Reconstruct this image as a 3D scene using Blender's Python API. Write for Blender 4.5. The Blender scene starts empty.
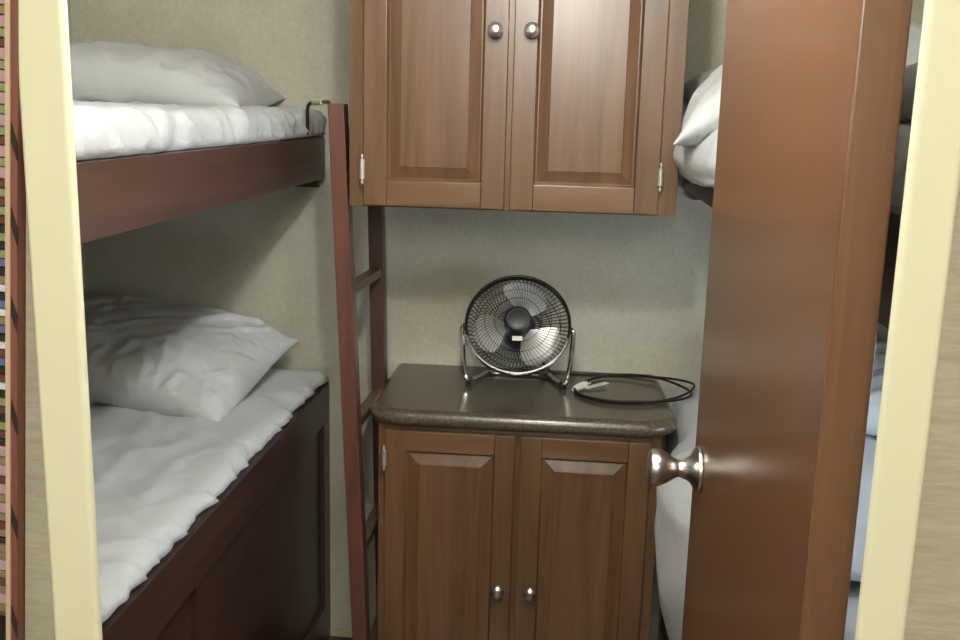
import bpy, bmesh, math, random
from mathutils import Vector, Matrix, noise
random.seed(7)
PI = math.pi
S = bpy.context.scene
C = S.collection

# ------------------------------------------------------------------ materials
def srgb(r, g, b):
    f = lambda c: (c/255/12.92) if c/255 <= 0.04045 else ((c/255+0.055)/1.055)**2.4
    return (f(r), f(g), f(b), 1.0)

class NT:
    def __init__(s, name):
        s.m = bpy.data.materials.new(name); s.m.use_nodes = True
        s.t = s.m.node_tree; s.n = s.t.nodes; s.l = s.t.links
        s.b = s.n['Principled BSDF']
    def add(s, kind, **kw):
        nd = s.n.new(kind)
        for k, v in kw.items(): setattr(nd, k, v)
        return nd
    def coords(s, scale):
        tc = s.add('ShaderNodeTexCoord'); mp = s.add('ShaderNodeMapping')
        mp.inputs['Scale'].default_value = scale
        s.l.new(tc.outputs['Object'], mp.inputs['Vector']); return mp.outputs['Vector']
    def noise(s, vec, scale, detail=4, rough=.55, dist=0):
        nd = s.add('ShaderNodeTexNoise'); nd.inputs['Scale'].default_value = scale
        nd.inputs['Detail'].default_value = detail; nd.inputs['Roughness'].default_value = rough
        nd.inputs['Distortion'].default_value = dist
        s.l.new(vec, nd.inputs['Vector']); return nd.outputs['Fac']
    def ramp(s, fac, stops):
        nd = s.add('ShaderNodeValToRGB'); e = nd.color_ramp.elements
        while len(e) < len(stops): e.new(.5)
        for el, (p, c) in zip(e, stops): el.position = p; el.color = c
        s.l.new(fac, nd.inputs['Fac']); return nd.outputs['Color']
    def bump(s, h, strength, dist=.002):
        nd = s.add('ShaderNodeBump'); nd.inputs['Strength'].default_value = strength
        nd.inputs['Distance'].default_value = dist
        s.l.new(h, nd.inputs['Height']); s.l.new(nd.outputs['Normal'], s.b.inputs['Normal'])
    def set(s, **kw):
        for k, v in kw.items(): s.b.inputs[k.replace('_', ' ')].default_value = v
        return s.m

def wood(name, dark, mid, light, axis='z', rough=.34, coat=.25, grain=1.0, blotch=.5):
    t = NT(name)
    sc = {'z': (1, 1, .06), 'y': (1, .06, 1), 'x': (.06, 1, 1)}[axis]
    v = t.coords(sc)
    a = t.noise(v, 42*grain, 7, .62, .6)
    col = t.ramp(a, [(.28, dark), (.5, mid), (.74, light)])
    sc2 = {'z': (1, 1, .25), 'y': (1, .25, 1), 'x': (.25, 1, 1)}[axis]
    v2 = t.coords(sc2)
    bb = t.noise(v2, 6.5, 2, .5)
    bl = t.ramp(bb, [(.3, (1-blotch*.5,)*3+(1,)), (.7, (1+blotch*.0,)*3+(1,))])
    mx = t.add('ShaderNodeMix', data_type='RGBA', blend_type='MULTIPLY'); mx.inputs[0].default_value = 1
    t.l.new(col, mx.inputs[6]); t.l.new(bl, mx.inputs[7]); t.l.new(mx.outputs[2], t.b.inputs['Base Color'])
    t.bump(a, .06, .001)
    return t.set(Roughness=rough, Coat_Weight=coat, Coat_Roughness=.22)

def plain(name, col, rough=.5, metal=0.0, **kw):
    t = NT(name); t.set(Base_Color=col, Roughness=rough, Metallic=metal, **kw)
    v = t.coords((1, 1, 1)); n = t.noise(v, 60, 3)
    t.bump(n, .04, .0006)
    return t.m

def wallpaper(name, c1, c2, sx=1.0, sz=1.0):
    t = NT(name)
    v = t.coords((sx, sx, sz))
    a = t.noise(v, 95, 6, .7, .3); b = t.noise(v, 9, 3, .5)
    col = t.ramp(a, [(.3, c1), (.72, c2)])
    bl = t.ramp(b, [(.3, (.90, .90, .88, 1)), (.7, (1, 1, 1, 1))])
    mx = t.add('ShaderNodeMix', data_type='RGBA', blend_type='MULTIPLY'); mx.inputs[0].default_value = 1
    t.l.new(col, mx.inputs[6]); t.l.new(bl, mx.inputs[7]); t.l.new(mx.outputs[2], t.b.inputs['Base Color'])
    t.bump(a, .35, .0015)
    return t.set(Roughness=.75)

def cloth(name, c, bump=.5):
    t = NT(name)
    v = t.coords((1, 1, 1))
    w = t.noise(v, 420, 2); f = t.noise(v, 24, 5, .6, .8)
    col = t.ramp(f, [(.3, tuple(x*.96 for x in c[:3])+(1,)), (.7, c)])
    t.l.new(col, t.b.inputs['Base Color'])
    ad = t.add('ShaderNodeMath', operation='MULTIPLY_ADD'); ad.inputs[1].default_value = .12
    t.l.new(w, ad.inputs[0]); t.l.new(f, ad.inputs[2])
    t.bump(ad.outputs[0], bump, .006)
    return t.set(Roughness=.85, Sheen_Weight=.15)

M = {}
M['cab'] = wood('cabinet wood vertical grain', srgb(86, 61, 42), srgb(109, 80, 55), srgb(123, 93, 66), 'z', .33, .3, .8, .35)
M['cabx'] = wood('cabinet wood horizontal grain', srgb(90, 65, 44), srgb(113, 84, 58), srgb(127, 97, 69), 'x', .33, .3, .8, .35)
M['carcass'] = wood('cabinet side wood', srgb(70, 42, 30), srgb(88, 54, 38), srgb(100, 64, 46), 'z', .4, .15)
M['door'] = wood('door veneer', srgb(104, 71, 49), srgb(113, 78, 54), srgb(121, 85, 60), 'z', .27, .55, 1.5, .2)
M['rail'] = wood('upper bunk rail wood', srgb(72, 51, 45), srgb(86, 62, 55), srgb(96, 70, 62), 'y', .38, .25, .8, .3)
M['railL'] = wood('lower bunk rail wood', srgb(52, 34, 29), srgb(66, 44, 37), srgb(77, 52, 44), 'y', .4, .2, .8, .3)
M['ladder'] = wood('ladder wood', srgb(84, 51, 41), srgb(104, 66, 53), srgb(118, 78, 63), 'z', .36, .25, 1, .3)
M['ladder_shade'] = wood('ladder wood shaded copy', srgb(62, 38, 32), srgb(78, 50, 42), srgb(88, 58, 48), 'z', .4, .2, 1, .3)  # rear post's shade put into a darker copy of the ladder wood
M['rung'] = wood('ladder rung wood', srgb(88, 66, 50), srgb(108, 82, 62), srgb(122, 94, 72), 'y', .4, .2, 1, .3)
M['rack'] = wood('rack wood', srgb(104, 62, 52), srgb(126, 76, 64), srgb(140, 88, 74), 'z', .45, .1, 1, .3)
M['rack_edge'] = plain('rack pale edge', srgb(196, 168, 140), .5)
M['paper'] = wallpaper('grey green wallpaper', srgb(189, 187, 169), srgb(208, 206, 188))
M['paper_hall'] = wallpaper('beige woven wallpaper', srgb(158, 151, 130), srgb(182, 175, 154), .35, 2.4)
M['ceil'] = plain('ceiling white', srgb(232, 230, 220), .8)
M['floor'] = wood('floor vinyl', srgb(72, 54, 42), srgb(92, 70, 54), srgb(108, 84, 66), 'y', .45, .1, .5)
M['trim'] = plain('cream door trim', srgb(224, 220, 188), .42, Coat_Weight=.15)
M['base'] = plain('pale baseboard', srgb(190, 180, 150), .5)
M['sheet'] = cloth('white sheet cotton', srgb(200, 204, 206))
M['pillow'] = cloth('white pillowcase cotton', srgb(203, 207, 207), .45)
M['greycloth'] = cloth('grey cloth', srgb(182, 182, 178), .2)
M['nickel'] = plain('brushed nickel', srgb(206, 202, 196), .3, 1.0)
M['silver'] = plain('satin silver', srgb(200, 195, 182), .5, .8)
M['chrome'] = plain('chrome tube', srgb(214, 214, 212), .14, 1.0)
M['blade'] = plain('silver fan blade', srgb(206, 206, 200), .35, .35)
M['black'] = plain('black plastic', srgb(26, 26, 27), .38)
M['wire'] = plain('black grille wire', srgb(44, 44, 44), .35, .4)
M['cord'] = plain('black rubber cord', srgb(22, 22, 22), .45)
M['plug'] = plain('white plug', srgb(220, 216, 202), .45)
M['hook'] = plain('dark hook metal', srgb(70, 60, 48), .4, .8)
M['sleeve'] = plain('pale hook sleeve', srgb(214, 206, 170), .55)
M['dark'] = plain('dark slot', srgb(38, 24, 20), .7)
for k, c in dict(pink=(176, 140, 152), green=(132, 140, 98), white=(206, 204, 208), maroon=(96, 56, 56), tan=(132, 116, 92), blue=(92, 100, 140), black=(38, 36, 42)).items():
    M['cd_'+k] = plain('disc case '+k, srgb(*c), .3)

def counter_mat():
    t = NT('brown speckled laminate')
    v = t.coords((1, 1, 1))
    a = t.noise(v, 130, 5, .7); b = t.noise(v, 14, 4, .6, .5)
    col = t.ramp(a, [(.32, srgb(70, 61, 49)), (.5, srgb(90, 80, 65)), (.7, srgb(112, 101, 83))])
    bl = t.ramp(b, [(.3, (.82, .82, .82, 1)), (.7, (1, 1, 1, 1))])
    mx = t.add('ShaderNodeMix', data_type='RGBA', blend_type='MULTIPLY'); mx.inputs[0].default_value = 1
    t.l.new(col, mx.inputs[6]); t.l.new(bl, mx.inputs[7]); t.l.new(mx.outputs[2], t.b.inputs['Base Color'])
    return t.set(Roughness=.26, Coat_Weight=.2, Coat_Roughness=.15)
M['counter'] = counter_mat()

# ------------------------------------------------------------------ helpers
def obj(name, bm, mat, parent=None, loc=None, smooth=True, angle=35):
    me = bpy.data.meshes.new(name)
    bmesh.ops.recalc_face_normals(bm, faces=bm.faces[:])
    bm.to_mesh(me); bm.free()
    if isinstance(mat, str): mat = M[mat]
    me.materials.append(mat)
    if smooth:
        for p in me.polygons: p.use_smooth = True
        try: me.set_sharp_from_angle(angle=math.radians(angle))
        except Exception: pass
    o = bpy.data.objects.new(name, me); C.objects.link(o)
    if smooth and len(me.vertices) < 260:
        wn = o.modifiers.new('weighted normals', 'WEIGHTED_NORMAL'); wn.keep_sharp = True; wn.weight = 100
    if parent is not None: o.parent = parent
    if loc is not None: o.location = loc
    return o

def tag(o, label, cat, group=None, kind=None):
    o['label'] = label; o['category'] = cat
    if group: o['group'] = group
    if kind: o['kind'] = kind
    return o

def thing(name, label, cat, loc=(0, 0, 0), group=None):
    o = bpy.data.objects.new(name, None); C.objects.link(o)
    o.location = loc; o.empty_display_size = .05
    return tag(o, label, cat, group)

def NB(): return bmesh.new()

def box(bm, x0, x1, y0, y1, z0, z1, bev=0, seg=2):
    m = Matrix.Translation(((x0+x1)/2, (y0+y1)/2, (z0+z1)/2)) @ Matrix.Diagonal((x1-x0, y1-y0, z1-z0, 1))
    r = bmesh.ops.create_cube(bm, size=1, matrix=m)
    if bev:
        es = list({e for v in r['verts'] for e in v.link_edges})
        bmesh.ops.bevel(bm, geom=es, offset=bev, segments=seg, profile=.5, affect='EDGES')
    return bm

def hexa(bm, pts, bev=0):
    """8 points: bottom 4 (ccw) then top 4."""
    vs = [bm.verts.new(p) for p in pts]
    fs = [bm.faces.new([vs[i] for i in f]) for f in ((0, 1, 2, 3), (4, 5, 6, 7), (0, 1, 5, 4), (1, 2, 6, 5), (2, 3, 7, 6), (3, 0, 4, 7))]
    if bev:
        es = list({e for f in fs for e in f.edges})
        bmesh.ops.bevel(bm, geom=es, offset=bev, segments=2, profile=.5, affect='EDGES')
    return bm

def spline(pts, n=8, closed=False):
    P = [Vector(p) for p in pts]; out = []
    N = len(P); rng = N if closed else N-1
    for i in range(rng):
        if closed: a, b, c, d = P[i-1], P[i], P[(i+1) % N], P[(i+2) % N]
        else: a, b, c, d = P[max(i-1, 0)], P[i], P[i+1], P[min(i+2, N-1)]
        for k in range(n):
            t = k/n
            out.append(.5*((2*b)+(c-a)*t+(2*a-5*b+4*c-d)*t*t+(3*b-a-3*c+d)*t**3))
    if not closed: out.append(P[-1])
    return out

def tube(bm, pts, r, seg=8, closed=False, flat=1.0):
    P = [Vector(p) for p in pts]; N = len(P); rings = []
    up = None
    for i, p in enumerate(P):
        if closed: t = P[(i+1) % N]-P[i-1]
        else: t = P[min(i+1, N-1)]-P[max(i-1, 0)]
        t.normalize()
        if up is None: up = Vector((0, 0, 1)) if abs(t.z) < .9 else Vector((1, 0, 0))
        a = t.cross(up)
        if a.length < 1e-4: a = t.cross(Vector((0, 1, 0)))
        a.normalize(); b = a.cross(t).normalized(); up = b
        rr = r[i] if isinstance(r, (list, tuple)) else r
        rings.append([bm.verts.new(p+a*rr*math.cos(2*PI*k/seg)+b*rr*flat*math.sin(2*PI*k/seg)) for k in range(seg)])
    for i in range(N if closed else N-1):
        A, B = rings[i], rings[(i+1) % N]
        for k in range(seg): bm.faces.new((A[k], A[(k+1) % seg], B[(k+1) % seg], B[k]))
    if not closed:
        bm.faces.new(rings[0][::-1]); bm.faces.new(rings[-1])
    return bm

def lathe(bm, prof, mat=Matrix.Identity(4), seg=28, cap=True):
    """prof: (radius, height) pairs, axis local z."""
    rings = []
    for r, h in prof:
        if r < 1e-6: rings.append([bm.verts.new(mat @ Vector((0, 0, h)))])
        else: rings.append([bm.verts.new(mat @ Vector((r*math.cos(2*PI*k/seg), r*math.sin(2*PI*k/seg), h))) for k in range(seg)])
    for A, B in zip(rings, rings[1:]):
        for k in range(seg):
            a, b = A[k % len(A)], A[(k+1) % len(A)]; c, d = B[(k+1) % len(B)], B[k % len(B)]
            f = [v for i, v in enumerate((a, b, c, d)) if v not in (a, b, c, d)[:i]]
            if len(f) >= 3: bm.faces.new(f)
    for R in (rings[0], rings[-1]):
        if cap and len(R) > 2: bm.faces.new(R)
    return bm

def axis_mat(loc, direction):
    d = Vector(direction).normalized()
    return Matrix.Translation(loc) @ d.to_track_quat('Z', 'Y').to_matrix().to_4x4()

def fold(p, sc, seed, ridge=True):
    q = Vector((p.x*sc[0]+seed*7.3, p.y*sc[1]-seed*3.1, p.z*sc[2]+seed*1.7))
    q += .5*Vector((noise.noise(q*1.3), noise.noise(q*1.3+Vector((9, 2, 1))), noise.noise(q*1.3+Vector((4, 7, 3)))))
    a = noise.noise(q)
    if ridge: a = 1-2*abs(a)
    return a*.65 + noise.noise(q*2.3)*.25 + noise.noise(q*5.1)*.10

def crease(p, sc, seed, w=3.2):
    q = Vector((p.x*sc[0]+seed*5.3, p.y*sc[1]+seed*2.1, p.z*sc[2]-seed))
    q += .6*Vector((noise.noise(q*.7+Vector((3, 1, 7))), noise.noise(q*.7), noise.noise(q*.7+Vector((8, 8, 2)))))
    m = max(0, min(1, .55+noise.noise(q*.45+Vector((11, 4, 6)))*1.3))
    return m*max(0, 1-abs(noise.noise(q))*w)**1.6

def soft_box(size, r, step, disp=None):
    """rounded box grid centred on the origin; disp(p, n) -> new point."""
    bm = NB(); hx, hy, hz = [s/2 for s in size]
    cache = {}
    N = [max(4, int(round(s/step))) for s in size]
    def vert(i, j, k):
        key = (i, j, k)
        if key in cache: return cache[key]
        p = Vector((-hx+2*hx*i/N[0], -hy+2*hy*j/N[1], -hz+2*hz*k/N[2]))
        c = Vector((max(-hx+r, min(hx-r, p.x)), max(-hy+r, min(hy-r, p.y)), max(-hz+r, min(hz-r, p.z))))
        d = p-c
        if d.length > 1e-9:
            n = d.normalized(); p = c+n*r
        else: n = Vector((0, 0, 1))
        if disp: p = disp(p, n)
        cache[key] = bm.verts.new(p); return cache[key]
    for ax in range(3):
        a, b = [x for x in range(3) if x != ax]
        for side in (0, N[ax]):
            for i in range(N[a]):
                for j in range(N[b]):
                    q = []
                    for di, dj in ((0, 0), (1, 0), (1, 1), (0, 1)):
                        idx = [0, 0, 0]; idx[ax] = side; idx[a] = i+di; idx[b] = j+dj
                        q.append(vert(*idx))
                    bm.faces.new(q)
    return bm

def pillow_bm(L, W, T, seed, nu=96, nv=70, crease_amp=.006, droop=0.0, side=-1):
    bm = NB(); g = {}
    for s in (1, -1):
        for i in range(nu+1):
            for j in range(nv+1):
                edge = i in (0, nu) or j in (0, nv)
                if s == -1 and edge: g[s, i, j] = g[1, i, j]; continue
                u, v = 2*i/nu-1, 2*j/nv-1
                # gather samples near the seams
                u = math.copysign(1-(1-abs(u))**1.25, u); v = math.copysign(1-(1-abs(v))**1.25, v)
                x = u*L/2*(1-.055*(1-v**4)*abs(u)**3); y = v*W/2*(1-.075*(1-u**4)*abs(v)**3)
                e = max(0, (1-abs(u)**2.6)*(1-abs(v)**2.6))
                h = T/2*e**.45
                p = Vector((x, y, 0))
                rim = 1-e
                w = fold(p, (4.5, 8, 1), seed+s)*crease_amp*(.3+.4*e)*min(1, e*5)
                w += fold(p, (16, 16, 1), seed+2.5*s)*crease_amp*.8*rim*min(1, e*8)
                dg = Vector((p.x+.8*p.y, p.y-.8*p.x, 0)); w += (crease(dg, (5, 13, 1), seed+s)*.75+crease(p, (15, 6, 1), seed+4*s)*.5)*crease_amp*min(1, e*5)
                g[s, i, j] = bm.verts.new((x, y, s*(h+w)*(1 if s > 0 else .75) - droop*max(0, (side*u-.25)/.75)**1.5))
    for s in (1, -1):
        for i in range(nu):
            for j in range(nv):
                q = [g[s, i, j], g[s, i+1, j], g[s, i+1, j+1], g[s, i, j+1]]
                if len(set(q)) == 4: bm.faces.new(q if s > 0 else q[::-1])
    return bm

# ------------------------------------------------------------------ the setting
YW = 2.639; ZC = 2.12; XLW, XRW = -1.31, .99
def struct(name, bm, mat, label, cat, **kw):
    return tag(obj(name, bm, mat, **kw), label, cat, kind='structure')
struct('floor', box(NB(), XLW-.05, XRW+.05, -1.3, YW+.05, -.05, 0), 'floor', 'dark vinyl floor of the bunk room and hallway', 'floor')
struct('ceiling', box(NB(), XLW-.05, XRW+.05, -1.3, YW+.05, ZC, ZC+.04), 'ceil', 'pale flat ceiling above the bunk room', 'ceiling')
struct('wall_back', box(NB(), XLW-.05, XRW+.05, YW, YW+.05, 0, ZC), 'paper', 'grey-green papered wall behind fan and cabinets', 'wall')
struct('wall_left', box(NB(), XLW-.05, XLW, -1.3, YW, 0, ZC), 'paper', 'papered wall along the bunks beside the ladder', 'wall')
struct('wall_right', box(NB(), XRW, XRW+.05, -1.3, YW, 0, ZC), 'paper', 'papered wall along the bunks behind the door', 'wall')
struct('wall_rear', box(NB(), XLW-.05, XRW+.05, -1.35, -1.3, 0, ZC), 'paper_hall', 'hallway wall behind the viewer', 'wall')
# partition between hallway and bunk room, with the doorway; its far side slants along the leaning rack
HD = 1.93
XO0, XO1 = -.405, .268
wf = NB()
def prism_xz(bm, poly, y0, y1):
    a = [bm.verts.new((x, y0, z)) for x, z in poly]; b = [bm.verts.new((x, y1, z)) for x, z in poly]
    bm.faces.new(a); bm.faces.new(b[::-1]); n = len(poly)
    for i in range(n): bm.faces.new((a[i], b[i], b[(i+1) % n], a[(i+1) % n]))
RTX = lambda z: -.4098+(z-1.5697)*.0713       # slanted edge of the rack
prism_xz(wf, [(RTX(0), 0), (XO0, 0), (XO0, HD), (RTX(HD), HD)] if RTX(HD) < XO0 else [(RTX(0), 0), (XO0, 0), (XO0, 1.55), (RTX(1.55), 1.55)], .757, .80)
prism_xz(wf, [(XO1, 0), (XRW, 0), (XRW, HD), (XO1, HD)], .757, .80)
prism_xz(wf, [(-.62, HD), (XRW, HD), (XRW, ZC), (-.62, ZC)], .757, .80)
prism_xz(wf, [(XLW, 0), (-.62, 0), (-.62, ZC), (XLW, ZC)], .757, .80)
struct('wall_front', wf, 'paper_hall', 'beige papered hallway wall around the doorway', 'wall', smooth=False)
struct('baseboard_back', box(NB(), -.63, -.42, YW-.012, YW, 0, .022, .003), 'base', 'thin pale strip at the foot of the back wall', 'baseboard')
# door casing
struct('trim_1', box(NB(), -.4165, -.3775, .7475, .759, 0, HD+.045, .004, 3), 'trim', 'cream door casing standing beside the bunks and ladder', 'trim')
struct('trim_2', box(NB(), .2392, .2765, .7475, .759, 0, HD+.045, .006, 3), 'trim', 'cream door casing beside the hinges of the open door', 'trim')
struct('trim_3', box(NB(), -.3775, .2402, .7475, .759, HD, HD+.045, .004, 3), 'trim', 'cream door casing across the top of the doorway', 'trim')

# unseen window added in the right-hand wall for bluish light on the lower bunk
wb = NB()
for a in ((1.28, 1.98, .86, .885), (1.28, 1.98, 1.185, 1.21), (1.28, 1.305, .885, 1.185), (1.955, 1.98, .885, 1.185)): box(wb, XRW-.018, XRW, *a, .003)
win = struct('added_window_1', wb, 'trim', 'unseen window added to light the lower bunk behind the door', 'window')
pane = NT('added daylight glow'); pane.set(Base_Color=(.8, .85, .9, 1), Roughness=.1, Emission_Color=(.78, .89, 1, 1), Emission_Strength=6.0)
obj('added_glow_pane', box(NB(), XRW-.008, XRW-.004, 1.305, 1.955, .885, 1.185), pane.m, win)

# ------------------------------------------------------------------ the open door
HX, HY, FX, FY = .2150, .822, .1985, 1.425
door_dir = Vector((FX-HX, FY-HY, 0)); DW = door_dir.length; dd = door_dir.normalized()
dn = Vector((-dd.y, dd.x, 0))               # normal of the visible face
if dn.x > 0: dn = -dn
door = tag(obj('door_1', box(NB(), 0, DW, -.0385, 0, .012, HD-.01, .003), 'door', loc=(HX, HY, 0)),
           'brown wooden door standing open into the room with a nickel knob', 'door', kind='structure')
door.rotation_euler = (0, 0, math.atan2(dd.y, dd.x))
# local +y of the door is its visible face
KX, KZ = DW-.052, 1.012
kn = NB()
prof = [(0, 0), (.031, 0), (.033, .002), (.0325, .005), (.027, .0085), (.019, .013), (.0145, .021), (.0122, .028), (.0125, .032), (.0165, .039), (.0225, .048), (.0262, .057), (.0268, .064), (.0252, .069), (.021, .0715), (0, .0722)]
lathe(kn, prof, axis_mat((KX, 0, KZ), (0, 1, 0)), 36)
knob = obj('door_knob', kn, 'nickel', door)
kb = NB(); lathe(kb, [(r, h*.8) for r, h in prof], axis_mat((KX, -.0385, KZ), (0, -1, 0)), 36)
obj('door_knob', kb, 'nickel', door)
lp = NB(); box(lp, DW-.001, DW+.0015, -.031, -.008, KZ-.028, KZ+.028, .0006)
obj('latch_plate', lp, 'nickel', door)
for z in (.25, 1.0, 1.75):
    hb = NB(); lathe(hb, [(0, z-.035), (.005, z-.035), (.005, z+.035), (0, z+.035)], Matrix.Translation((-.0005, -.0415, 0)), 12)
    obj('hinge', hb, 'nickel', door)

# ------------------------------------------------------------------ raised-panel cabinet doors
def panel_door(parent, x0, x1, z0, z1, yf, stile, rail_t, rail_b, bev, th=.019):
    """door slab with frame and raised panel; front at yf (towards -y)."""
    rec = .008
    root = bpy.data.objects.new('cabinet_door', None); C.objects.link(root); root.parent = parent; root.empty_display_size = .03
    for a, b in ((x0, x0+stile), (x1-stile, x1)): obj('door_stile', box(NB(), a, b, yf, yf+th, z0, z1, .0025), 'cab', root)
    xi0, xi1, zi0, zi1 = x0+stile, x1-stile, z0+rail_b, z1-rail_t
    for a, b in ((z0, zi0), (zi1, z1)): obj('door_rail', box(NB(), xi0, xi1, yf+.0004, yf+th, a, b, .0022), 'cabx', root)
    pb = NB()
    # moulded slope from the frame down, then bevel up to the field
    def ring(d, y): return [pb.verts.new(p) for p in ((xi0+d, y, zi0+d), (xi1-d, y, zi0+d), (xi1-d, y, zi1-d), (xi0+d, y, zi1-d))]
    rs = [ring(-.001, yf+.003), ring(.004, yf+rec+.003), ring(.0065, yf+rec+.003), ring(bev, yf+.0035), ring(bev+.0015, yf+.0015)]
    for A, B in zip(rs, rs[1:]):
        for k in range(4): pb.faces.new((A[k], A[(k+1) % 4], B[(k+1) % 4], B[k]))
    pb.faces.new(rs[-1])
    back = ring(-.001, yf+th-.002)
    for k in range(4): pb.faces.new((rs[0][k], rs[0][(k+1) % 4], back[(k+1) % 4], back[k]))
    pb.faces.new(back)
    obj('raised_panel', pb, 'cab', root, smooth=False)
    return root

def knob_on(door_o, x, y, z, s=1.0):
    k = NB()
    lathe(k, [(0, 0), (.0085*s, 0), (.0085*s, .002), (.006*s, .005), (.0055*s, .011), (.008*s, .015), (.0135*s, .018), (.0158*s, .0215), (.0155*s, .0245), (.012*s, .028), (.006*s, .0298), (0, .0302)], axis_mat((x, y, z), (0, -1, 0)), 28)
    o = obj('knob', k, 'nickel', door_o); o['label'] = 'brushed nickel knob'; return o

def hinge_on(door_o, x, y, z0, z1):
    k = NB(); h = z1-z0
    lathe(k, [(0, 0), (.0022, .001), (.0034, .005), (.0022, .009), (.0022, .011), (.0056, .012), (.0056, h-.012), (.0022, h-.011), (.0022, h-.009), (.0034, h-.005), (.0022, h-.001), (0, h)], Matrix.Translation((x, y, z0)), 14)
    box(k, x-.003, x+.004, y+.001, y+.0045, z0+.012, z1-.012)
    o = obj('hinge', k, 'silver', door_o); o['label'] = 'silver barrel hinge'; return o

# ---- upper cabinet
UY = 2.150
cu = thing('wall_cabinet', 'brown wooden two-door cabinet mounted high on the wall above the fan', 'cabinet', (0, 0, 0))
UX0, UX1, UZ0, UZ1 = -.468, .2255, 1.289, ZC-.005
obj('cabinet_body', box(NB(), UX0+.014, UX1-.004, UY+.018, YW-.001, UZ0+.004, UZ1), 'carcass', cu)
for a, b in ((UX0, UX0+.045), (-.155, -.100), (UX1-.052, UX1)): obj('frame_stile', box(NB(), a, b, UY, UY+.019, UZ0, UZ1, .0012), 'cab', cu)
for a, b in ((UX0+.045, -.155), (-.100, UX1-.052)):
    for c, e in ((UZ0, UZ0+.04), (UZ1-.06, UZ1)): obj('frame_rail', box(NB(), a, b, UY+.0004, UY+.019, c, e), 'cabx', cu)
UD = UY-.019
d = panel_door(cu, -.434, -.135, UZ0+.004, 1.96, UD, .049, .052, .054, .028)
knob_on(d, -.161, UD, 1.656, 1.0); hinge_on(d, -.4365, UD-.0015, 1.336, 1.401)
d = panel_door(cu, -.1235, .185, UZ0+.004, 1.96, UD, .049, .052, .054, .028)
knob_on(d, -.087, UD, 1.657, 1.0); hinge_on(d, .1875, UD-.0015, 1.341, 1.401)

# ---- lower cabinet
LY = 2.236
cl = thing('base_cabinet', 'brown wooden two-door cabinet standing on the floor under the counter', 'cabinet', (0, 0, 0))
LX0, LX1, LZ1 = -.418, .237, .7795
obj('cabinet_body', box(NB(), LX0+.003, LX1-.003, LY+.018, YW-.001, .0, LZ1-.001), 'carcass', cl)
for a, b in ((LX0, LX0+.04), (-.115, -.07), (LX1-.045, LX1)): obj('frame_stile', box(NB(), a, b, LY, LY+.019, 0, LZ1, .001), 'cab', cl)
for a, b in ((LX0+.04, -.115), (-.07, LX1-.045)):
    for c, e in ((0, .1), (LZ1-.05, LZ1)): obj('frame_rail', box(NB(), a, b, LY+.0004, LY+.019, c, e), 'cabx', cl)
LD = LY-.019
d = panel_door(cl, -.3995, -.0975, .07, .7665, LD, .047, .049, .055, .031)
knob_on(d, -.127, LD, .388, 1.0); hinge_on(d, -.4015, LD-.0015, .667, .731)
d = panel_door(cl, -.0855, .211, .07, .7665, LD, .05, .049, .055, .031)
knob_on(d, -.0505, LD, .388, 1.0); hinge_on(d, .2135, LD-.0015, .667, .731)

# ---- countertop with bullnose front and rounded corners
def counter_bm():
    bm = NB(); z1, th = .8195, .04
    def outline(inset):
        pts = []; x0, x1, yf, yb, r = -.4455+inset, .2715-inset, 2.2+inset, YW-.001, .075
        pts.append((x0, yb)); 
        for k in range(9):
            a = PI+PI/2*k/8; pts.append((x0+r+r*math.cos(a), yf+r+r*math.sin(a)))
        for k in range(9):
            a = 1.5*PI+PI/2*k/8; pts.append((x1-r+r*math.cos(a), yf+r+r*math.sin(a)))
        pts.append((x1-.012, yb)); return pts
    rings = []
    for k in range(9):
        a = PI/2-PI*k/8
        ins = (1-math.cos(a))*th/2
        rings.append([bm.verts.new((x, y, z1-th/2+th/2*math.sin(a))) for x, y in outline(ins)])
    n = len(rings[0])
    for A, B in zip(rings, rings[1:]):
        for k in range(n): bm.faces.new((A[k], A[(k+1) % n], B[(k+1) % n], B[k]))
    bm.faces.new(rings[0]); bm.faces.new(rings[-1])
    return bm
tag(obj('countertop', counter_bm(), 'counter', angle=50), 'brown speckled countertop with rounded nose on the base cabinet', 'countertop')

# ------------------------------------------------------------------ bunks
XL = -.63; XR = .302; YN = .875
def bunk(xf, xw, ztop, zbot, label, rail_mat, panels=None):
    s = 1 if xf > xw else -1                       # rail faces the aisle
    t = thing('bunk_bed', label, 'bunk')
    xa, xb = sorted((xf, xf-s*.022))
    yend = YW-.002 if panels else (YW-.036 if s > 0 else YW-.006)
    bm = NB()
    if not panels: box(bm, xa, xb, YN, yend, zbot, ztop, .003)
    else:
        zr = ztop-.105; box(bm, xa, xb, YN, yend, zr, ztop, .003)
        obj('bottom_rail', box(NB(), xa, xb, YN, yend, 0, .12, .002), rail_mat, t)
        for y0, y1 in ((YN, YN+.09), (1.62, 1.715), (yend-.062, yend)): obj('stile', box(NB(), xa+.0002, xb-.0002, y0, y1, .12, zr, .001), rail_mat, t)
    obj('side_rail', bm, rail_mat, t)
    if panels:
        xi = sorted((xf-s*.012, xf-s*.02))
        for y0, y1 in ((YN+.09, 1.62), (1.715, yend-.062)): obj('recessed_panel', box(NB(), xi[0], xi[1], y0, y1, .12, ztop-.105), rail_mat, t)
    xs = sorted((xf-s*.0225, xw+s*.002))
    zp = zbot+.035 if not panels else ztop-.105
    obj('platform', box(NB(), xs[0], xs[1], YN, YW-.003, zp-.018, zp), 'carcass', t)
    if not panels:
        cb = NB(); box(cb, xs[0], xs[1], YW-.03, YW-.003, zp-.06, zp-.019)
        obj('support_cleat', cb, 'carcass', t)
    return t
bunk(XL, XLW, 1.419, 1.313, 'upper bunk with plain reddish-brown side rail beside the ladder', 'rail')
bunk(XL, XLW, .757, .13, 'lower bunk with dark panelled side beside the ladder', 'railL', True)
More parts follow.
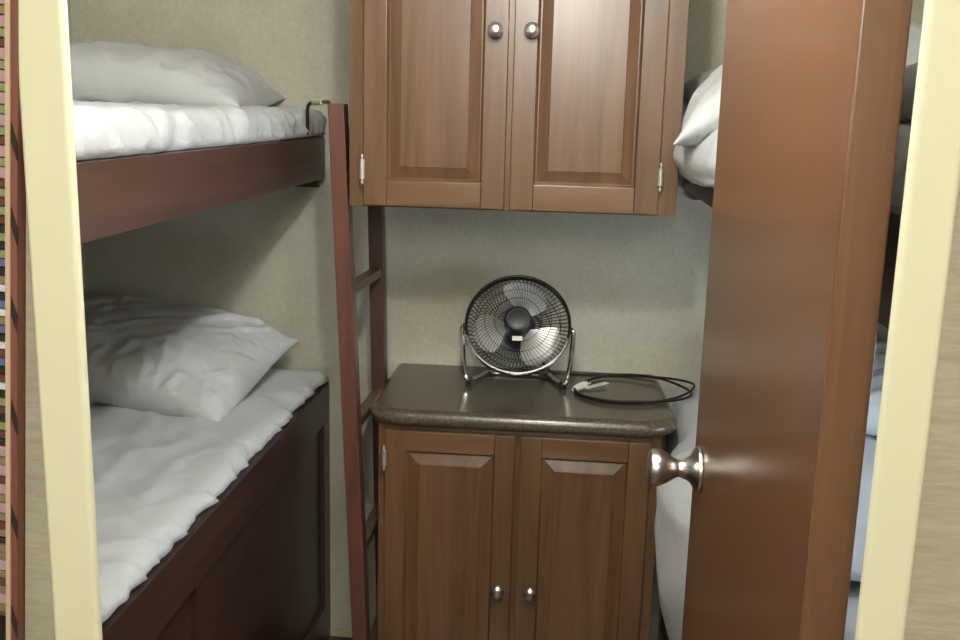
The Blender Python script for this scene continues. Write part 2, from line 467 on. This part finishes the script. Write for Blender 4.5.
bunk(.292, XRW, 1.419, 1.313, 'upper bunk with brown side rail behind the open door', 'rail')
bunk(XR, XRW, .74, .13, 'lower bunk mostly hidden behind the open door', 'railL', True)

# ---- mattresses in white sheets
def mattress(name, x0, x1, y0, y1, z0, z1, r, seed, label, side, amp=.012, extra=None):
    c = Vector(((x0+x1)/2, (y0+y1)/2, (z0+z1)/2)); size = (x1-x0, y1-y0, z1-z0)
    def disp(p, n):
        q = p+c
        hz = (p.z+size[2]/2)/size[2]
        sd = max(0, n.x*side)
        w = fold(q, (6, 11, 7), seed)*amp*1.25*(.25+.75*sd)*(1.0 if n.z > -.3 else 0)
        w += fold(q, (9, 4, 9), seed+3)*amp*.8*(1-sd)*(1 if n.z > .3 else 0)
        d = Vector((q.x+.7*q.y, q.y-.7*q.x, q.z))
        w += crease(d, (14, 4, 5), seed)*amp*.55*(1 if n.z > .2 else .3) + crease(d, (7, 13, 6), seed+9)*amp*.35
        w += sd*crease(Vector((q.x, q.y+.8*q.z, q.z*.3)), (4, 26, 6), seed+4)*amp*1.3
        out = p+n*w
        if side > 0 and (out+c).z < z0+.072: out.x = min(out.x, size[0]/2-.0145)
        if extra: out = extra(out+c, n)-c
        return out
    o = obj(name, soft_box(size, r, .0115, disp), 'sheet', loc=c, angle=180)
    return tag(o, label, 'mattress')
mattress('mattress', -1.295, -.6385, .89, 2.625, 1.349, 1.482, .03, 1, 'mattress in a rumpled white sheet on the upper bunk beside the ladder', 1, .013)
def low_extra(p, n):
    # wavy hem of the sheet lapping onto the rail top
    if n.x > .2 and p.z > .768: p.x += .014*fold(p, (1, 8, 1), 21)+.007*noise.noise(Vector((0, p.y*31, 4)))+.007
    elif p.z <= .768: p.x = min(p.x, -.6535)
    p.z += -.022*max(0, min(1, (2.0-p.y)/1.2))*0
    return p
mattress('mattress', -1.295, -.652, .89, 2.622, .655, .792, .035, 5, 'mattress in a creased white sheet on the lower bunk beside the ladder', 1, .013, low_extra)
def up_r_extra(p, n):
    # side of the bedding sags over the rail between y 1.9 and the far end
    k = math.exp(-((p.y-2.05)/.35)**2)
    if n.x < -.2: p.x -= .05*k*max(0, min(1, (1.49-p.z)/.03))
    return p
mattress('mattress', .331, .975, .895, 2.625, 1.349, 1.484, .035, 9, 'mattress in a white sheet on the upper bunk behind the door', -1, .012)
mattress('mattress', .331, .975, .895, 2.622, .638, .765, .035, 12, 'mattress in a white sheet on the lower bunk behind the door', -1, .01)

# ---- bedding hanging over the rails behind the door: a thick folded sheet lofted along y
def drape(name, prof_at, y0, y1, n, th, seed, amp, label, cat, mat='sheet'):
    """prof_at(t) -> list of (x, z) from the bed side over the edge and down."""
    bm = NB(); rows = []
    for i in range(n+1):
        t = i/n; y = y0+(y1-y0)*t
        P = spline([(x, 0, z) for x, z in prof_at(t)], 7)
        k = max(0.12, min(1, t*14, (1-t)*14)**.5)
        outer, inner = [], []
        for j, p in enumerate(P):
            tg = (P[min(j+1, len(P)-1)]-P[max(j-1, 0)]).normalized()
            nn = Vector((tg.z, 0, -tg.x))          # points outward (aisle side / up)
            q = Vector((p.x, y, p.z))
            w = fold(q, (6, 7, 5), seed)*amp
            e = min(1, (len(P)-1-j)/3, j/2+.2)
            e = max(.15, e)**.5
            outer.append(q+nn*(w+th*.5*k*e)); inner.append(q-nn*(th*.5*k*e))
        rows.append(([bm.verts.new(v) for v in outer], [bm.verts.new(v) for v in inner]))
    m = len(rows[0][0])
    for (A, a), (B, b) in zip(rows, rows[1:]):
        for j in range(m-1):
            bm.faces.new((A[j], A[j+1], B[j+1], B[j])); bm.faces.new((a[j], b[j], b[j+1], a[j+1]))
        bm.faces.new((A[0], B[0], b[0], a[0])); bm.faces.new((A[-1], a[-1], b[-1], B[-1]))
    for A, a in (rows[0], rows[-1]):
        for j in range(m-1): bm.faces.new((A[j], a[j], a[j+1], A[j+1]))
    o = obj(name, bm, mat, angle=180)
    return tag(o, label, cat)
def lo_prof(t):
    y = 1.5+t*1.1
    b = math.exp(-((y-1.95)/.26)**2)              # bulge nearest the cabinet corner
    if y > 2.17: b *= max(0, 1-(y-2.17)/.06)
    ex = .298-.072*b
    return [(.70, .798), (.50, .80), (.36, .802), (.318, .795), (ex+.004, .765), (ex-.003, .70), (ex-.003, .62), (ex+.010, .53), (ex+.035*b+.001, .44), (.298+.0*b-.012*b, .36)]
drape('duvet', lo_prof, 1.5, 2.6, 60, .026, 31, .006, 'white duvet spilling over the edge of the lower bunk behind the door knob', 'duvet')
def up_prof(t):
    y = 1.75+t*.72
    b = math.sin(PI*min(1, max(0, t)))**.6
    ex = .282-.048*b
    return [(.60, 1.503), (.42, 1.503), (.34, 1.500), (.30, 1.487), (ex+.012, 1.455), (ex-.006, 1.42), (ex+.004, 1.395), (.276-.018*b, 1.376)]
drape('blanket', up_prof, 1.75, 2.47, 44, .03, 37, .008, 'white blanket folded over the rail of the upper bunk behind the door', 'blanket')

# ---- pillows
def pillow(L, W, T, loc, rot, seed, label, mat='pillow', crease=.016, droop=0, side=-1):
    o = obj('pillow', pillow_bm(L, W, T, seed, crease_amp=crease, droop=droop, side=side), mat, loc=loc, angle=180)
    o.rotation_euler = rot
    return tag(o, label, 'pillow')
pillow(.68, .44, .155, (-1.065, 2.385, 1.542), (math.radians(3), math.radians(1), math.radians(3)), 3, 'plump white pillow on the upper bunk beside the ladder', droop=.035, side=1)
pillow(.64, .44, .16, (-1.035, 2.365, .882), (math.radians(14), math.radians(4), math.radians(-8)), 8, 'creased white pillow against the wall on the lower bunk beside the ladder', droop=.02, side=1)
pillow(.58, .42, .135, (.478, 2.03, 1.586), (math.radians(3), math.radians(-6), math.radians(-6)), 14, 'white pillow drooping over the edge of the upper bunk behind the door', droop=.10)
pillow(.34, .30, .10, (.432, 2.43, 1.549), (math.radians(6), math.radians(-4), math.radians(4)), 17, 'small grey cushion behind the drooping pillow on the upper bunk', 'greycloth')
pillow(.50, .42, .10, (.565, 1.20, 1.525), (0, 0, math.radians(88)), 19, 'white pillow on the upper bunk glimpsed through the gap at the door hinges')
pillow(.56, .42, .13, (.70, 2.36, .885), (math.radians(10), 0, math.radians(3)), 23, 'white pillow on the lower bunk glimpsed through the gap at the door hinges')

# ------------------------------------------------------------------ ladder
ld = thing('bunk_ladder', 'narrow reddish-brown wooden ladder hooked onto the upper bunk beside the cabinets', 'ladder', (0, 0, 0))
def post(y, x_top, z_top, x_bot, hw=.018, hd=.022):
    bm = NB()
    return hexa(bm, [(x_bot-hw, y-hd, 0), (x_bot+hw, y-hd, 0), (x_bot+hw, y+hd, 0), (x_bot-hw, y+hd, 0),
                     (x_top-hw, y-hd, z_top), (x_top+hw, y-hd, z_top), (x_top+hw, y+hd, z_top), (x_top-hw, y+hd, z_top)], .003)
LYF, LYR = 2.2, 2.51
fx = lambda z: -.440-(.064)*z/1.503
rx = lambda z: -.448-(.036)*z/1.503
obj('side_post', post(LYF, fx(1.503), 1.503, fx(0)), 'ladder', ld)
obj('side_post', post(LYR, rx(1.503), 1.503, rx(0)), 'ladder_shade', ld)
for z in (1.40, 1.09, .775, .465, .155):
    bm = NB(); y0, y1 = LYF+.02, LYR-.02
    pts = []
    for dz in (-.011, .011):
        for (x, y, sx) in ((fx(z), y0, -1), (fx(z), y0, 1), (rx(z), y1, 1), (rx(z), y1, -1)):
            pts.append((x+sx*.0145, y, z+dz))
    obj('rung', hexa(bm, pts, .003), 'rung', ld)
for (y, xx, ye) in ((LYF, fx(1.5), 2.395),):
    hk = NB()
    path = [(xx-.016, y, 1.462), (xx-.0185, y, 1.497), (xx-.028, y+.02, 1.506), (-.603, ye-.012, 1.504), (-.618, ye, 1.499), (-.6225, ye+.003, 1.482), (-.623, ye+.004, 1.43)]
    tube(hk, spline(path, 6), .0042, 8)
    h = obj('hook', hk, 'hook', ld); h['label'] = 'dark metal hook over the bunk rail'
    sl = NB(); a, b = Vector(path[2]), Vector(path[3])
    tube(sl, [a.lerp(b, .3), a.lerp(b, .6), a.lerp(b, .97)], .007, 10)
    s_ = obj('sleeve', sl, 'sleeve', h); s_['label'] = 'pale sleeve on the hook'

# ------------------------------------------------------------------ the fan
FAN_T = math.radians(33)
fan = thing('desk_fan', 'small round black and chrome fan standing on the countertop', 'fan', (-.111, 2.46, .8195))
fc = Vector((0, 0, .157))
fn = Vector((.03, -math.cos(FAN_T), math.sin(FAN_T))).normalized()
FM = axis_mat(fc, fn)                       # local +z = facing direction
# keep local y up
yl = (Vector((0, 0, 1))-fn*fn.z).normalized(); xl = yl.cross(fn)
FM = Matrix(((xl.x, yl.x, fn.x, fc.x), (xl.y, yl.y, fn.y, fc.y), (xl.z, yl.z, fn.z, fc.z), (0, 0, 0, 1)))
R0 = .1285
def P(r, a, h): return FM @ Vector((r*math.cos(a), r*math.sin(a), h))
def ring_tube(bm, r, h, rad, seg=72, k=8): return tube(bm, [P(r, 2*PI*i/seg, h) for i in range(seg)], rad, k, True)
# front grille: radial wires bowed forward plus hoops
gw = NB()
def guard(bm, nw, sgn, h_rim, h_top, r_in, twist, rad):
    for i in range(nw):
        a = 2*PI*i/nw
        pts = []
        for k in range(8):
            t = k/7; r = r_in+(R0-.002-r_in)*t
            h = h_rim+(h_top-h_rim)*(1-t**2.6)
            pts.append(P(r, a+twist*t, sgn*h))
        tube(bm, pts, rad, 4)
    for r in (.058, .082, .106):
        t = (r-r_in)/(R0-.002-r_in); h = h_rim+(h_top-h_rim)*(1-t**2.6)
        ring_tube(bm, r, sgn*(h-.0012), rad, 56, 4)
guard(gw, 72, 1, .012, .040, .029, .32, .0007)
fg = obj('front_grille', gw, 'wire', fan)
gb = NB(); guard(gb, 72, -1, .012, .034, .03, -.25, .00105)
obj('rear_grille', gb, 'wire', fan)
rm = NB(); ring_tube(rm, R0, .008, .0036, 84, 8); ring_tube(rm, R0, -.007, .0036, 84, 8)
lathe(rm, [(R0-.003, -.008), (R0+.002, -.008), (R0+.002, .008), (R0-.003, .008), (R0-.003, -.008)], FM, 84, False)
obj('rim', rm, 'black', fan)
cr = NB(); tube(cr, [P(R0+.0025, math.radians(196+i*148/40), .0125) for i in range(41)], .0046, 8)
o = obj('rim_band', cr, 'chrome', fan); o['label'] = 'chrome band around the lower half of the rim'
hb = NB(); lathe(hb, [(0, .034), (.031, .034), (.033, .038), (.033, .043), (.029, .0455), (.0285, .0435), (.024, .0435), (.0235, .0445), (0, .047)], FM, 40)
obj('centre_cap', hb, 'black', fan)
pl = NB(); m = FM @ Matrix.Translation((0, -.0505, .0405))
box(pl, -.0125, .0125, -.006, .006, -.001, .0015, .0007); bmesh.ops.transform(pl, matrix=m, verts=pl.verts)
o = obj('badge', pl, 'plug', fan); o['label'] = 'small pale badge on the grille'
# rotor with three broad blades
rh = NB(); lathe(rh, [(0, .020), (.030, .018), (.034, .010), (.034, -.012), (0, -.012)], FM, 36)
rot = obj('rotor', rh, 'black', fan)
for a0 in (70, 190, 310):
    b = NB(); nr, na = 9, 12; top, bot = {}, {}
    for i in range(nr+1):
        t = i/nr; r = .030+(.112-.030)*t
        half = math.radians(24+15*math.sin(PI*min(1, t*.85))) * (1 if t < .8 else math.sqrt(max(0, 1-((t-.8)/.2)**2*.55)))
        for j in range(na+1):
            s = j/na*2-1
            a = math.radians(a0+10*t)+half*s
            h = -.002+s*.017*(.6+.4*t)+.004*(1-s*s)
            top[i, j] = b.verts.new(P(r, a, h+.0008)); bot[i, j] = b.verts.new(P(r, a, h-.0008))
    for i in range(nr):
        for j in range(na):
            b.faces.new((top[i, j], top[i+1, j], top[i+1, j+1], top[i, j+1])); b.faces.new((bot[i, j], bot[i, j+1], bot[i+1, j+1], bot[i+1, j]))
    for i in range(nr):
        for j in (0, na): b.faces.new((top[i, j], top[i+1, j], bot[i+1, j], bot[i, j]))
    for j in range(na):
        for i in (0, nr): b.faces.new((top[i, j], top[i, j+1], bot[i, j+1], bot[i, j]))
    o = obj('blade', b, 'blade', rot); o['label'] = 'broad silver blade'
mh = NB(); lathe(mh, [(0, -.085), (.030, -.083), (.040, -.07), (.043, -.03), (.034, -.018), (0, -.018)], FM, 32)
obj('motor_housing', mh, 'black', fan)
# tubular stand: pivots at the sides, down to the counter, back along it to a crossbar
st = NB(); px = R0+.0085
path = [(-px+.002, -.004, .150), (-px-.001, -.006, .137), (-px+.003, -.010, .07), (-px+.010, -.012, .030), (-px+.018, -.010, .0125), (-px+.040, .045, .0075), (-px+.052, .082, .0075), (-px+.066, .097, .0075),
        (0, .099, .0075)]
full = path + [(-x, y, z) for x, y, z in reversed(path[:-1])]
tube(st, spline(full, 6), .0062, 10)
stand = obj('stand', st, 'chrome', fan)
for s in (-1, 1):
    ft = NB(); lathe(ft, [(0, 0), (.0085, 0), (.0095, .004), (.0085, .016), (.0065, .018), (0, .018)], axis_mat((s*(px-.020), -.004, 0), (0, 0, 1)), 16)
    obj('rubber_foot', ft, 'black', stand)
    pv = NB(); lathe(pv, [(0, 0), (.009, 0), (.009, .006), (0, .008)], axis_mat((s*(R0+.002), -.003, .148), (s, 0, 0)), 16)
    obj('pivot_knob', pv, 'black', stand)
# power cord coiled beside the fan (world points minus the fan's place)
o_ = Vector(fan.location); zc = .8195+.0032
cordp = [(-.085, 2.545, .90), (-.06, 2.585, .865), (-.02, 2.602, zc), (.05, 2.604, zc), (.14, 2.607, zc), (.21, 2.598, zc+.001), (.27, 2.575, zc+.006), (.318, 2.535, zc+.010), (.334, 2.49, zc+.012), (.312, 2.43, zc+.009), (.265, 2.385, zc+.003),
         (.19, 2.350, zc), (.12, 2.347, zc), (.062, 2.378, zc), (.036, 2.44, zc), (.06, 2.515, zc+.001), (.115, 2.575, zc+.004), (.18, 2.585, zc+.008), (.24, 2.560, zc+.010), (.29, 2.51, zc+.009), (.322, 2.445, zc+.006), (.300, 2.395, zc+.004), (.24, 2.355, zc+.004),
         (.17, 2.338, zc+.006), (.10, 2.345, zc+.005), (.05, 2.385, zc+.004), (.034, 2.43, zc+.007)]
cb = NB(); tube(cb, spline([Vector(p)-o_ for p in cordp], 8), .0031, 8)
cord = obj('power_cord', cb, 'cord', fan); cord['label'] = 'black cord coiled on the counter'
pg = NB()
a, b = Vector((.032, 2.425, .8275))-o_, Vector((.062, 2.468, .831))-o_
tube(pg, [a, a.lerp(b, .25), a.lerp(b, .6), b], [.004, .0085, .0095, .0085], 10)
for s in (-1, 1):
    dirv = (b-a).normalized(); sd = dirv.cross(Vector((0, 0, 1)))*s*.0045
    tube(pg, [b+sd, b+sd+dirv*.017], .0018, 6)
o = obj('plug', pg, 'plug', cord); o['label'] = 'white plug'
tg_ = NB(); a, b = Vector((.063, 2.452, .825))-o_, Vector((.118, 2.497, .829))-o_
dv = (b-a).normalized(); sd = dv.cross(Vector((0, 0, 1)))*.008
hexa(tg_, [a-sd, b-sd, b+sd, a+sd]+[p+Vector((0, 0, .0014)) for p in (a-sd, b-sd, b+sd, a+sd)])
o = obj('tag', tg_, 'plug', cord); o['label'] = 'white paper tag on the cord'

# ------------------------------------------------------------------ disc rack at the edge of the hallway wall
LEAN = math.atan(.0713)
RB = Vector((RTX(0), .7455, 0))
rk = thing('disc_rack', 'tall narrow wooden rack of flat disc cases beside the doorway casing', 'rack', RB)
rk.rotation_euler = (0, LEAN, 0)
RH = 1.80
sp = NB(); box(sp, -.0055, -.0008, .0, .062, .02, RH)
obj('side_panel', sp, 'rack', rk)
ed = NB(); box(ed, -.0098, -.0056, -.002, .062, .02, RH, .0008)
o = obj('front_edge', ed, 'rack_edge', rk); o['label'] = 'pale edge strip'
for z in (1.47, 1.405, 1.335, 1.25, 1.16, 1.07):
    obj('slot', hexa(NB(), [(-.0055, -.0006, z), (-.0008, -.0006, z-.014), (-.0008, .002, z-.014), (-.0055, .002, z), (-.0055, -.0006, z+.015), (-.0008, -.0006, z+.001), (-.0008, .002, z+.001), (-.0055, .002, z+.015)]), 'dark', rk)
ob = NB(); box(ob, -.165, -.158, 0, .062, .02, RH); obj('side_panel', ob, 'rack', rk)
bk = NB(); box(bk, -.158, -.0098, .059, .062, .02, RH); obj('back_panel', bk, 'dark', rk)
bs = NB(); box(bs, -.165, -.0008, 0, .062, .0, .02); obj('base', bs, 'rack', rk)
Rm = Matrix.Rotation(LEAN, 4, 'Y')
z0 = 1.077
pal = ['tan', 'pink', 'tan', 'maroon', 'tan', 'pink', 'tan', 'tan', 'black', 'tan', 'maroon', 'tan', 'pink', 'tan', 'pink', 'maroon', 'pink', 'tan', 'pink', 'black', 'maroon', 'green', 'black', 'maroon', 'green', 'black', 'white', 'maroon', 'black', 'blue', 'maroon', 'white', 'black', 'blue', 'tan', 'white', 'blue', 'black', 'white', 'tan', 'black', 'blue', 'green', 'black', 'green', 'black', 'maroon', 'green', 'maroon', 'green', 'maroon', 'pink', 'green', 'pink', 'maroon', 'green', 'pink', 'green', 'pink', 'green', 'pink', 'green', 'pink', 'maroon', 'green', 'pink', 'tan', 'pink', 'green', 'pink', 'green', 'pink']
COL = dict(pink='dusty pink', green='olive green', white='white', maroon='dark maroon', tan='tan', blue='slate blue', black='black')
shelf = NB(); box(shelf, -.158, -.0098, .006, .059, z0-.006, z0-.0005); obj('shelf', shelf, 'rack', rk)
proto = {}
z = z0; h = .00745
for i, c in enumerate(pal):
    hh = h*(1.25 if c == 'pink' else .85 if c in ('black', 'white') else .95)
    key = (c, round(hh, 5))
    if key not in proto:
        b = NB(); box(b, -.1575, -.0102, .002, .057, 0, hh-.0008, .0006, 1)
        o = obj('disc_case', b, 'cd_'+c); proto[key] = o
    else:
        o = proto[key].copy(); C.objects.link(o)
    off = Rm @ Vector((random.uniform(-.0001, .0001), random.uniform(0, .0015), z))
    o.location = RB+off; o.rotation_euler = (0, LEAN, 0)
    tag(o, 'flat disc case with a %s edge lying in the hallway rack' % COL[c], 'disc case', 'disc cases stacked in the hallway rack')
    z += hh

# ------------------------------------------------------------------ light
def area(name, loc, size, power, col, rot=(0, 0, 0), spread=180):
    L = bpy.data.lights.new(name, 'AREA'); L.shape = 'DISK'; L.size = size; L.energy = power; L.color = col
    L.spread = math.radians(spread)
    o = bpy.data.objects.new(name, L); C.objects.link(o); o.location = loc; o.rotation_euler = rot; return o
def bulb(name, loc, rad, power, col):
    L = bpy.data.lights.new(name, 'POINT'); L.shadow_soft_size = rad; L.energy = power; L.color = col
    o = bpy.data.objects.new(name, L); C.objects.link(o); o.location = loc; return o
bulb('room_ceiling_lamp', (-.08, .86, 2.05), .04, 18, (1, 1, .99))
bulb('room_ceiling_lamp', (-.02, 1.22, 2.05), .04, 6, (1, 1, .99))
bulb('hall_lamp_and_fill', (-.05, -.25, 1.95), .12, 11, (1, .99, .93))
bulb('hall_lamp_and_fill', (0, -.95, 1.90), .15, 21, (1, 1, .98))  # unseen fill light added behind the camera to soften the room's contrast
w = bpy.data.worlds.new('World'); S.world = w; w.use_nodes = True
w.node_tree.nodes['Background'].inputs[0].default_value = (.9, .95, 1, 1)
w.node_tree.nodes['Background'].inputs[1].default_value = .05

# ------------------------------------------------------------------ camera
cam = bpy.data.cameras.new('camera'); co = bpy.data.objects.new('camera', cam); C.objects.link(co)
cam.sensor_fit = 'HORIZONTAL'; cam.sensor_width = 36; cam.lens = 1013.1/960*36; cam.clip_start = .02
Xc = Vector((.99574989, .08858657, .02519078)); Yd = Vector((.04266095, -.20124558, -.97861139)); Fw = Vector((-.08162229, .97552685, -.20416945))
co.matrix_world = Matrix(((Xc.x, -Yd.x, -Fw.x, 0), (Xc.y, -Yd.y, -Fw.y, 0), (Xc.z, -Yd.z, -Fw.z, 1.5), (0, 0, 0, 1)))
S.camera = co
S.view_settings.view_transform = 'Standard'; S.view_settings.look = 'None'
S.view_settings.gamma = 1; S.view_settings.use_curve_mapping = False
S.view_settings.exposure = .6
